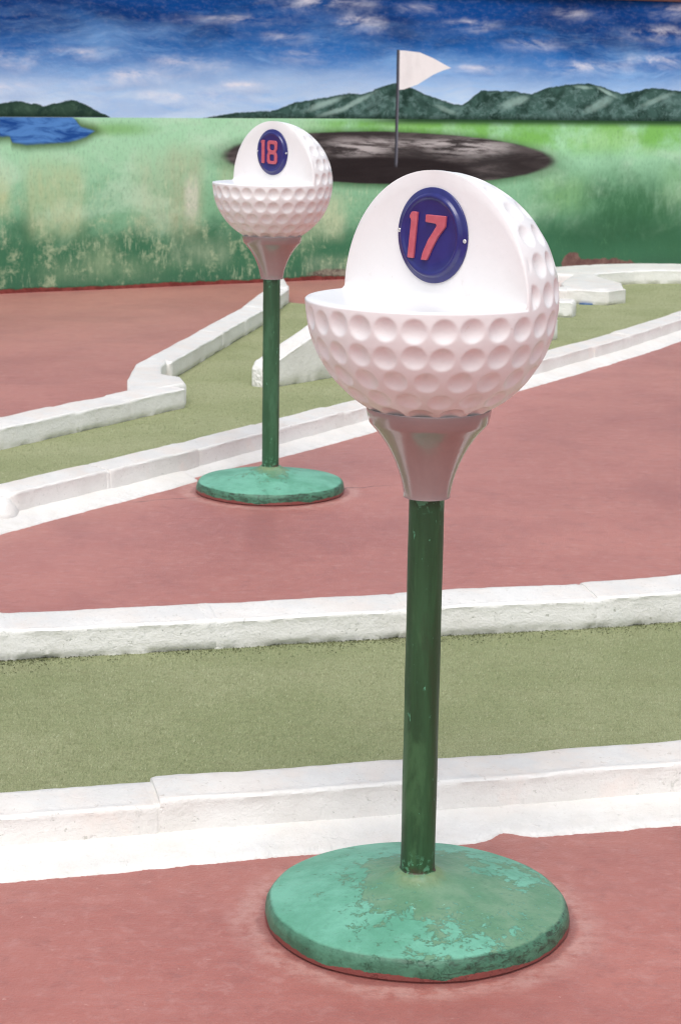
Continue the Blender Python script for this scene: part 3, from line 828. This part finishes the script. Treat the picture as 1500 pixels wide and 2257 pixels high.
# ------------------------------------------------------------------ turf lanes
flat('near_turf_lane', [(x, 3.508 + .262 * (x + .633) + .06) for x in (-3, -1, 1, 3.2)] + [(3.4, 6.12), (1.05, 5.36), (.8, 5.26), (.174, 5.11), (-.855, 4.84), (-3.2, 4.22)], .004, M_turf, label='olive green artificial turf lane in the foreground')
t2 = [(x - .04, y + .05) for x, y in K3] + [(3.3, 14.66), (3.0, 14.85), (2.52, 14.84), (2.16, 14.78), (1.88, 14.56), (1.76, 14.28), (1.6, 13.8), (1.46, 13.4), (1.40, 12.52), (.30, 12.9), (-.231, 13.017), (-.353, 13.105), (-.40, 13.09), (-.52, 11.86), (-.85, 9.7), (-.82, 9.0), (-.74, 8.80), (-1.39, 7.68), (-2.6, 5.62), (-2.95, 5.03), (-2.43, 4.35), (-1.16, 6.36)]
flat('middle_turf_lane', t2, .004, M_turf, label='green artificial turf lane running between the white kerbs in the middle')

def inside(poly, P):
    x, y = P[:, 0], P[:, 1]; c = np.zeros(len(P), bool)
    n = len(poly)
    for i in range(n):
        (x0, y0), (x1, y1) = poly[i], poly[(i + 1) % n]
        hit = ((y0 > y) != (y1 > y)) & (x < (x1 - x0) * (y - y0) / (y1 - y0 + 1e-12) + x0)
        c ^= hit
    return c
def pile(name, poly, n, hgt, wid, label):
    P0 = np.array(poly); lo, hi = P0.min(0), P0.max(0)
    P = rng.uniform(lo, hi, (n, 2)); P = P[inside(poly, P)]
    k = len(P)
    ang = rng.uniform(0, 2 * np.pi, k); lean = rng.uniform(.1, 1.1, k); la = rng.normal(.3, .8, k)
    hh = hgt * rng.uniform(.6, 1.3, k)
    dx, dy = np.cos(ang) * wid * .5, np.sin(ang) * wid * .5
    V = np.zeros((k, 3, 3), np.float32)
    V[:, 0] = np.stack([P[:, 0] - dx, P[:, 1] - dy, np.full(k, .002)], -1)
    V[:, 1] = np.stack([P[:, 0] + dx, P[:, 1] + dy, np.full(k, .002)], -1)
    V[:, 2] = np.stack([P[:, 0] + np.cos(la) * lean * hh, P[:, 1] + np.sin(la) * lean * hh, .004 + hh], -1)
    me = bpy.data.meshes.new(name)
    me.vertices.add(3 * k); me.vertices.foreach_set('co', V.ravel())
    me.loops.add(3 * k); me.loops.foreach_set('vertex_index', np.arange(3 * k, dtype=np.int32))
    me.polygons.add(k); me.polygons.foreach_set('loop_start', np.arange(0, 3 * k, 3, dtype=np.int32))
    me.update(calc_edges=True)
    o = link(name, me, M_blade, smooth=False)
    return tag(o, label, kind='stuff')
pile('turf_pile', [(-1.6, 3.315), (1.9, 4.23), (1.95, 5.59), (1.05, 5.295), (.80, 5.198), (.174, 5.045), (-.855, 4.775), (-1.8, 4.53)], 860000, .0042, .0017, 'short olive fibres of the foreground turf lane')
pile('turf_pile', [(-1.12, 6.52), (-.60, 7.4), (.2, 8.75), (1.12, 10.3), (2.03, 12.0), (2.6, 13.3), (2.5, 14.77), (2.16, 14.70), (1.90, 14.5), (1.93, 13.5), (1.5, 13.2), (1.42, 12.46), (-.231, 13.0), (-.36, 13.09), (-.478, 11.85), (-.79, 9.6), (-.69, 8.77), (-1.34, 7.66), (-1.75, 6.96), (-1.9, 6.4), (-1.5, 5.9)], 460000, .0045, .003, 'short green fibres of the middle turf lane')

# moss and soil at the second kerb's foot, strewn wider to imitate its contact shade
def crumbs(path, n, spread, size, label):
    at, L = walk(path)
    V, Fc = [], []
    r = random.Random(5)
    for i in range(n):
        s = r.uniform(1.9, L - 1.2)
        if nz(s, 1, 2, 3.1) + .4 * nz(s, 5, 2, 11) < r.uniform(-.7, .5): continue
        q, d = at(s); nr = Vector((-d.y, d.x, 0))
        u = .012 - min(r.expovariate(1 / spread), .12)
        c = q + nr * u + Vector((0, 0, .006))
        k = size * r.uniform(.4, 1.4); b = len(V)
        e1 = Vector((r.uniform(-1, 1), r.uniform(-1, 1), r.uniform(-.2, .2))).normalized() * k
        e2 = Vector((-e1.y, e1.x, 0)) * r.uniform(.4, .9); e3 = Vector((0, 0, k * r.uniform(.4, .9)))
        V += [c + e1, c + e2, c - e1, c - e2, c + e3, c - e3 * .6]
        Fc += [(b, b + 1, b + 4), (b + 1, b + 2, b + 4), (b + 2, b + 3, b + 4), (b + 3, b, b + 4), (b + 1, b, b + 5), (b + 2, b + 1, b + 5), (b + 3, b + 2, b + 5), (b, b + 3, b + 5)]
    return tag(link('moss_shade_crumbs', mesh('moss_shade_crumbs', V, Fc), M_moss_shade, smooth=False), label, kind='stuff')
M_moss_shade = Mat('moss_shade')
M_moss_shade.set('Base Color', M_moss_shade.mix(M_moss_shade.n(M_moss_shade.pos, 60, 3, .6).step(.35, .65), srgb(58, 62, 36), srgb(104, 108, 68)))
M_moss_shade.set('Roughness', 1.0)
crumbs(K2, 16000, .024, .0022, 'dark moss and soil crumbs, strewn to deepen shade along the foot of the stained kerb')

# ------------------------------------------------------------------ golf-ball hole signs
RB = .21
ZS = 1.10
CUT = R(-46)       # the cut face looks back to the left of the camera axis
def facing(phi): return Vector((math.sin(phi), -math.cos(phi), 0))
# az measured in the ball's own frame: 0 = straight out of the cut face

def ball_mesh():
    dz = .6
    na, ne = int(360 / dz), int(180 / dz)
    az = np.radians(np.arange(na) * dz)                      # 0..360
    el = np.radians(np.arange(ne + 1) * dz - 90)
    A, El = np.meshgrid(az, el)
    D = np.stack([np.cos(El) * np.sin(A), -np.cos(El) * np.cos(A), np.sin(El)], -1)   # az 0 -> -Y
    # dimple rows: (elevation, count, phase seen from the camera side)
    rows = [(-8, 28, 3.4), (-21, 26, 3.4), (-33.5, 21, -4.0), (-46, 18, 4.3), (-58, 14, -9),
            (5.5, 28, 9.6), (19, 27, 3.4), (32.5, 23, 8), (45.5, 19, 2), (58, 14, 6), (71, 9, 0), (84, 3, 0)]
    depth = np.zeros(A.shape)
    off = -math.degrees(CUT)
    for e, n, ph in rows:
        for k in range(n):
            a = R(ph + k * 360 / n + off + random.uniform(-.5, .5)); ee = R(e + random.uniform(-.5, .5))
            c = np.array([math.cos(ee) * math.sin(a), -math.cos(ee) * math.cos(a), math.sin(ee)])
            cosd = np.clip(D @ c, -1, 1)
            r = np.degrees(np.arccos(cosd)) / (5.75 * random.uniform(.97, 1.03))
            inside_ = r < 1.12
            dd = np.where(r < .95, .05 + .95 * (1 - (r / .95) ** 2), .05 * np.clip((1.05 - r) / .10, 0, 1) ** 1.6)
            depth = np.maximum(depth, np.where(inside_, dd, 0))
    # no dimples right at the cut edges (plain moulded rim)
    azd = np.degrees(A); azd = np.where(azd > 180, azd - 360, azd)
    eld = np.degrees(El)
    front = np.abs(azd) < 90
    fade = np.ones(A.shape)
    fade = np.where(front, np.clip((-eld - 1.6) / 1.6, 0, 1), fade)
    back = (~front) & (eld > 0)
    # distance from the meridian plane, in degrees, scaled by cos(el)
    dm = np.degrees(np.arcsin(np.clip(D[..., 1], -1, 1)))
    fade = np.where(back, np.minimum(fade, np.clip((dm - 2.6) / 2.0, 0, 1)), fade)
    rad = RB - .0070 * depth * fade
    Pp = D * rad[..., None]
    V = [tuple(v) for v in Pp.reshape(-1, 3)]
    Fc = []
    for j in range(ne):
        e0 = -90 + j * dz
        for i in range(na):
            a0 = i * dz
            am = (a0 + dz / 2); am = am - 360 if am > 180 else am
            if e0 + dz / 2 > -dz and abs(am) < 90 + dz: continue
            i2 = (i + 1) % na
            a, b = j * na + i, j * na + i2
            Fc.append((a, b, b + na, a + na))
    # cut surface: seat -> cove -> upright face
    th = np.arange(-90, 90 + .01, dz)
    prof_n_arc = 6
    strips = []
    R1 = RB - .0022
    rc0 = .011
    for t in th:
        x = R1 * math.sin(R(t)); Lh = R1 * math.cos(R(t))
        rc = min(rc0, Lh * .5)
        st = []
        for k in range(9): st.append((x, -(Lh + (rc - Lh) * k / 8.0), 0.0))
        for k in range(1, prof_n_arc):
            a = math.pi / 2 * k / prof_n_arc
            st.append((x, -(rc - rc * math.sin(a)), rc - rc * math.cos(a)))
        for k in range(9): st.append((x, 0.0, rc + (Lh - rc) * k / 8.0))
        strips.append(st)
    b0 = len(V); m = len(strips[0])
    for st in strips: V += st
    for i in range(len(strips) - 1):
        for k in range(m - 1):
            a = b0 + i * m + k; Fc.append((a, a + m, a + m + 1, a + 1))
    # rounded edge strips joining to the sphere
    jrow = ne // 2 - 1           # el = -.75
    def sv(j, i): return j * na + (i % na)
    nt_ = len(th)
    for i in range(nt_ - 1):
        a0, a1 = int(round(th[i] / dz)), int(round(th[i + 1] / dz))
        Fc.append((sv(jrow, a0), sv(jrow, a1), b0 + (i + 1) * m, b0 + i * m))
    # meridian boundary at az = +-(90+dz): elevation = 90-|t|
    ia, ib = int(round((90 + dz) / dz)), -int(round((90 + dz) / dz))
    for i in range(nt_ - 1):
        t0, t1 = th[i], th[i + 1]
        col = ia if (t0 + t1) > 0 else ib
        j0, j1 = int(round((90 - abs(t0) + 90) / dz)), int(round((90 - abs(t1) + 90) / dz))
        Fc.append((b0 + i * m + m - 1, b0 + (i + 1) * m + m - 1, sv(j1, col), sv(j0, col)))
    me = mesh('ball', V, Fc)
    bm = bmesh.new(); bm.from_mesh(me)
    loose = [v for v in bm.verts if not v.link_faces]
    bmesh.ops.delete(bm, geom=loose, context='VERTS')
    low = [v for v in bm.verts if v.co.z < -RB * .93]
    bmesh.ops.delete(bm, geom=low, context='VERTS')
    hol = [e for e in bm.edges if e.is_boundary]
    bmesh.ops.holes_fill(bm, edges=hol, sides=40)
    bmesh.ops.recalc_face_normals(bm, faces=bm.faces)
    bm.to_mesh(me); bm.free()
    sharp(me, 50)
    return me

def digit_mesh(polys, holes=(), scale=.0785, ext=.0016):
    cu = bpy.data.curves.new('digit', 'CURVE'); cu.dimensions = '2D'; cu.fill_mode = 'BOTH'
    for P in list(polys) + list(holes):
        # round the corners a little
        Q = []
        n = len(P)
        for i in range(n):
            p0, p1, p2 = Vector(P[i - 1]), Vector(P[i]), Vector(P[(i + 1) % n])
            r = min(.045, (p0 - p1).length * .4, (p2 - p1).length * .4)
            a, b = p1 + (p0 - p1).normalized() * r, p1 + (p2 - p1).normalized() * r
            for k in range(4):
                t = k / 3; Q.append(a * (1 - t) ** 2 + p1 * 2 * t * (1 - t) + b * t * t)
        sp = cu.splines.new('POLY'); sp.points.add(len(Q) - 1); sp.use_cyclic_u = True
        for q, pt in zip(Q, sp.points): pt.co = (q.x * scale, q.y * scale, 0, 1)
    cu.extrude = ext; cu.bevel_depth = .0014; cu.bevel_resolution = 2; cu.offset = -.0030
    o = bpy.data.objects.new('tmp', cu); COL.objects.link(o)
    dg = bpy.context.evaluated_depsgraph_get()
    me = bpy.data.meshes.new_from_object(o.evaluated_get(dg))
    bpy.data.objects.remove(o); bpy.data.curves.remove(cu)
    me.name = 'digit'
    me.materials.clear()
    sharp(me, 35)
    return me
ONE = [(-.54, .47), (-.35, .47), (-.345, .40), (-.385, -.55), (-.60, -.55), (-.555, .27), (-.61, .31), (-.60, .37)]
SEVEN = [(-.14, .45), (.47, .48), (.47, .22), (.28, .0), (.13, -.27), (.0, -.54), (-.205, -.55), (-.165, -.37), (-.03, -.08), (.20, .25), (-.14, .25)]
ONE18 = [(-.58, .53), (-.40, .53), (-.38, -.52), (-.60, -.52), (-.61, .36), (-.65, .38), (-.65, .47)]
EIGHT = [(-.13, .53), (.34, .53), (.44, .42), (.44, .12), (.36, .01), (.45, -.10), (.45, -.42), (.35, -.53), (-.13, -.53), (-.23, -.42), (-.23, -.10), (-.15, .01), (-.23, .12), (-.23, .42)]
H8 = [[(-.02, .33), (.22, .33), (.24, .30), (.24, .15), (.2, .11), (0, .11), (-.04, .15), (-.04, .30)], [(-.02, -.11), (.22, -.11), (.24, -.15), (.24, -.33), (.2, -.36), (0, -.36), (-.04, -.33), (-.04, -.15)]]

RP = .0785
def plate_mesh():
    pr = [(RP * 1.0, 0), (RP * 1.0, .0022), (RP * .985, .0032), (RP * .90, .0036), (RP * .875, .0050), (RP * .855, .0086), (RP * .83, .0100), (RP * .79, .0098), (RP * .765, .0078), (RP * .73, .0070), (RP * .5, .0073), (RP * .2, .0075), (RP * .01, .0075)]
    return lathe(pr, 96, name='number_plate')

def base_profile():
    rb = .264
    return [(rb - .001, -.01), (rb - .001, .0025), (rb + .0038, .0048), (rb + .003, .016), (rb + .001, .028), (rb - .002, .0345), (rb - .0055, .0385), (rb - .012, .0415), (rb - .030, .0450), (.19, .0540), (.13, .0645), (.09, .072), (.062, .079), (.046, .086), (.039, .092), (.030, .094)]

def densify(prof, n):
    out = []
    for (a, b) in zip(prof, prof[1:]):
        for k in range(n):
            t = k / n; out.append((a[0] + (b[0] - a[0]) * t, a[1] + (b[1] - a[1]) * t))
    return out + [prof[-1]]
def tee_profile():
    zt = lambda k: ZS + k * RB
    pr = [(.462, -.90), (.480, -.872), (.497, -.868), (.500, -.880), (.492, -.93), (.478, -.985), (.462, -1.005), (.430, -1.04), (.385, -1.095), (.340, -1.16), (.300, -1.23), (.262, -1.31), (.232, -1.39), (.210, -1.46), (.196, -1.53), (.188, -1.585), (.190, -1.597), (.178, -1.60), (.146, -1.598)]
    return [(r * RB, zt(z)) for r, z in pr][::-1]

BALL = ball_mesh()
def hole_sign(x, y, digits, label, yaw, seed, plate_rot, screws, mp_, mb_):
    root = empty('hole_sign', (x, y, 0))
    tag(root, label, 'sign', 'golf ball signs numbering the holes')
    bme = lathe(densify(base_profile(), 3), 128, .0045, seed, 'base')
    sharp(bme, 50)
    bo = link('base', bme, mb_, root); bo.rotation_euler.z = yaw * 0 + seed * .9 * (seed > 2)
    pm = lathe([(.0305, .075)] + [(.0302 + .0002 * math.sin(z * 31), z) for z in np.linspace(.09, .79, 40)] + [(.0300, .80)], 48, .0004, seed, 'pole')
    po = link('pole', pm, mp_, root)
    wm = lathe([(.030, .082), (.0345, .0855), (.0352, .088), (.033, .0925), (.0305, .096)], 48, .0022, seed + 3, 'weld_collar')
    link('weld_collar', wm, mp_, root)
    tm = lathe(tee_profile(), 96, 0, 0, 'tee'); sharp(tm, 42)
    link('tee', tm, M_tee, root)
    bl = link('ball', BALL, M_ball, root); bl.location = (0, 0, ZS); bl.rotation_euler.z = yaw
    # plate
    f = facing(yaw * 1.0); 
    f = Vector((math.sin(yaw), -math.cos(yaw), 0))
    lat = Vector((math.cos(yaw), math.sin(yaw), 0))
    rot = Matrix((lat, Vector((0, 0, 1)), f)).transposed().to_4x4() @ Matrix.Rotation(plate_rot, 4, 'Z')
    pl = link('number_plate', plate_mesh(), M_blue, root)
    sharp(pl.data, 60)
    pl.matrix_local = Matrix.Translation(Vector((0, 0, ZS + .104)) + f * .0006) @ rot
    for dm in digits:
        d = link('digit', dm, M_digit, pl); d.location = (0, 0, .0088)
    for (a) in screws:
        sm = lathe([(.0036, 0), (.0036, .0012), (.0028, .0024), (.0016, .0026), (.0013, .0016), (.0004, .0015)], 20, name='screw')
        sc = link('screw', sm, M_steel, pl)
        sc.location = (RP * .945 * math.cos(R(a)), RP * .945 * math.sin(R(a)), .0030)
    return root
# yaw such that the cut face looks to the camera's left
YAW = CUT
d17 = (digit_mesh([ONE]), digit_mesh([SEVEN]))
d18 = (digit_mesh([ONE18]), digit_mesh([EIGHT], H8))
hole_sign(.1456, 3.2696, d17, 'near golf ball sign numbered 17 on a dark green pole with a worn teal base', CUT, 1, R(-3.5), (180, 0), M_pole, M_base)
hole_sign(-.2546, 6.9675, d18, 'farther golf ball sign numbered 18 standing behind and left of the large one', CUT, 5.3, R(-1), (0, 180), M_pole_b, M_base_b)

# small litter tucked under the far kerb
bm = bmesh.new(); bmesh.ops.create_cube(bm, size=1)
for v in bm.verts: v.co = Vector((v.co.x * .09, v.co.y * .05, v.co.z * .012))
bmesh.ops.bevel(bm, geom=bm.edges[:], offset=.003, segments=2, affect='EDGES')
me = bpy.data.meshes.new('plastic_scrap'); bm.to_mesh(me); bm.free()
o = link('plastic_scrap', me, M_bluebit); o.location = (1.63, 13.268, .006); o.rotation_euler.z = R(-15)
tag(o, 'thin blue scrap peeping out under the wedge kerb at far right', 'scrap')
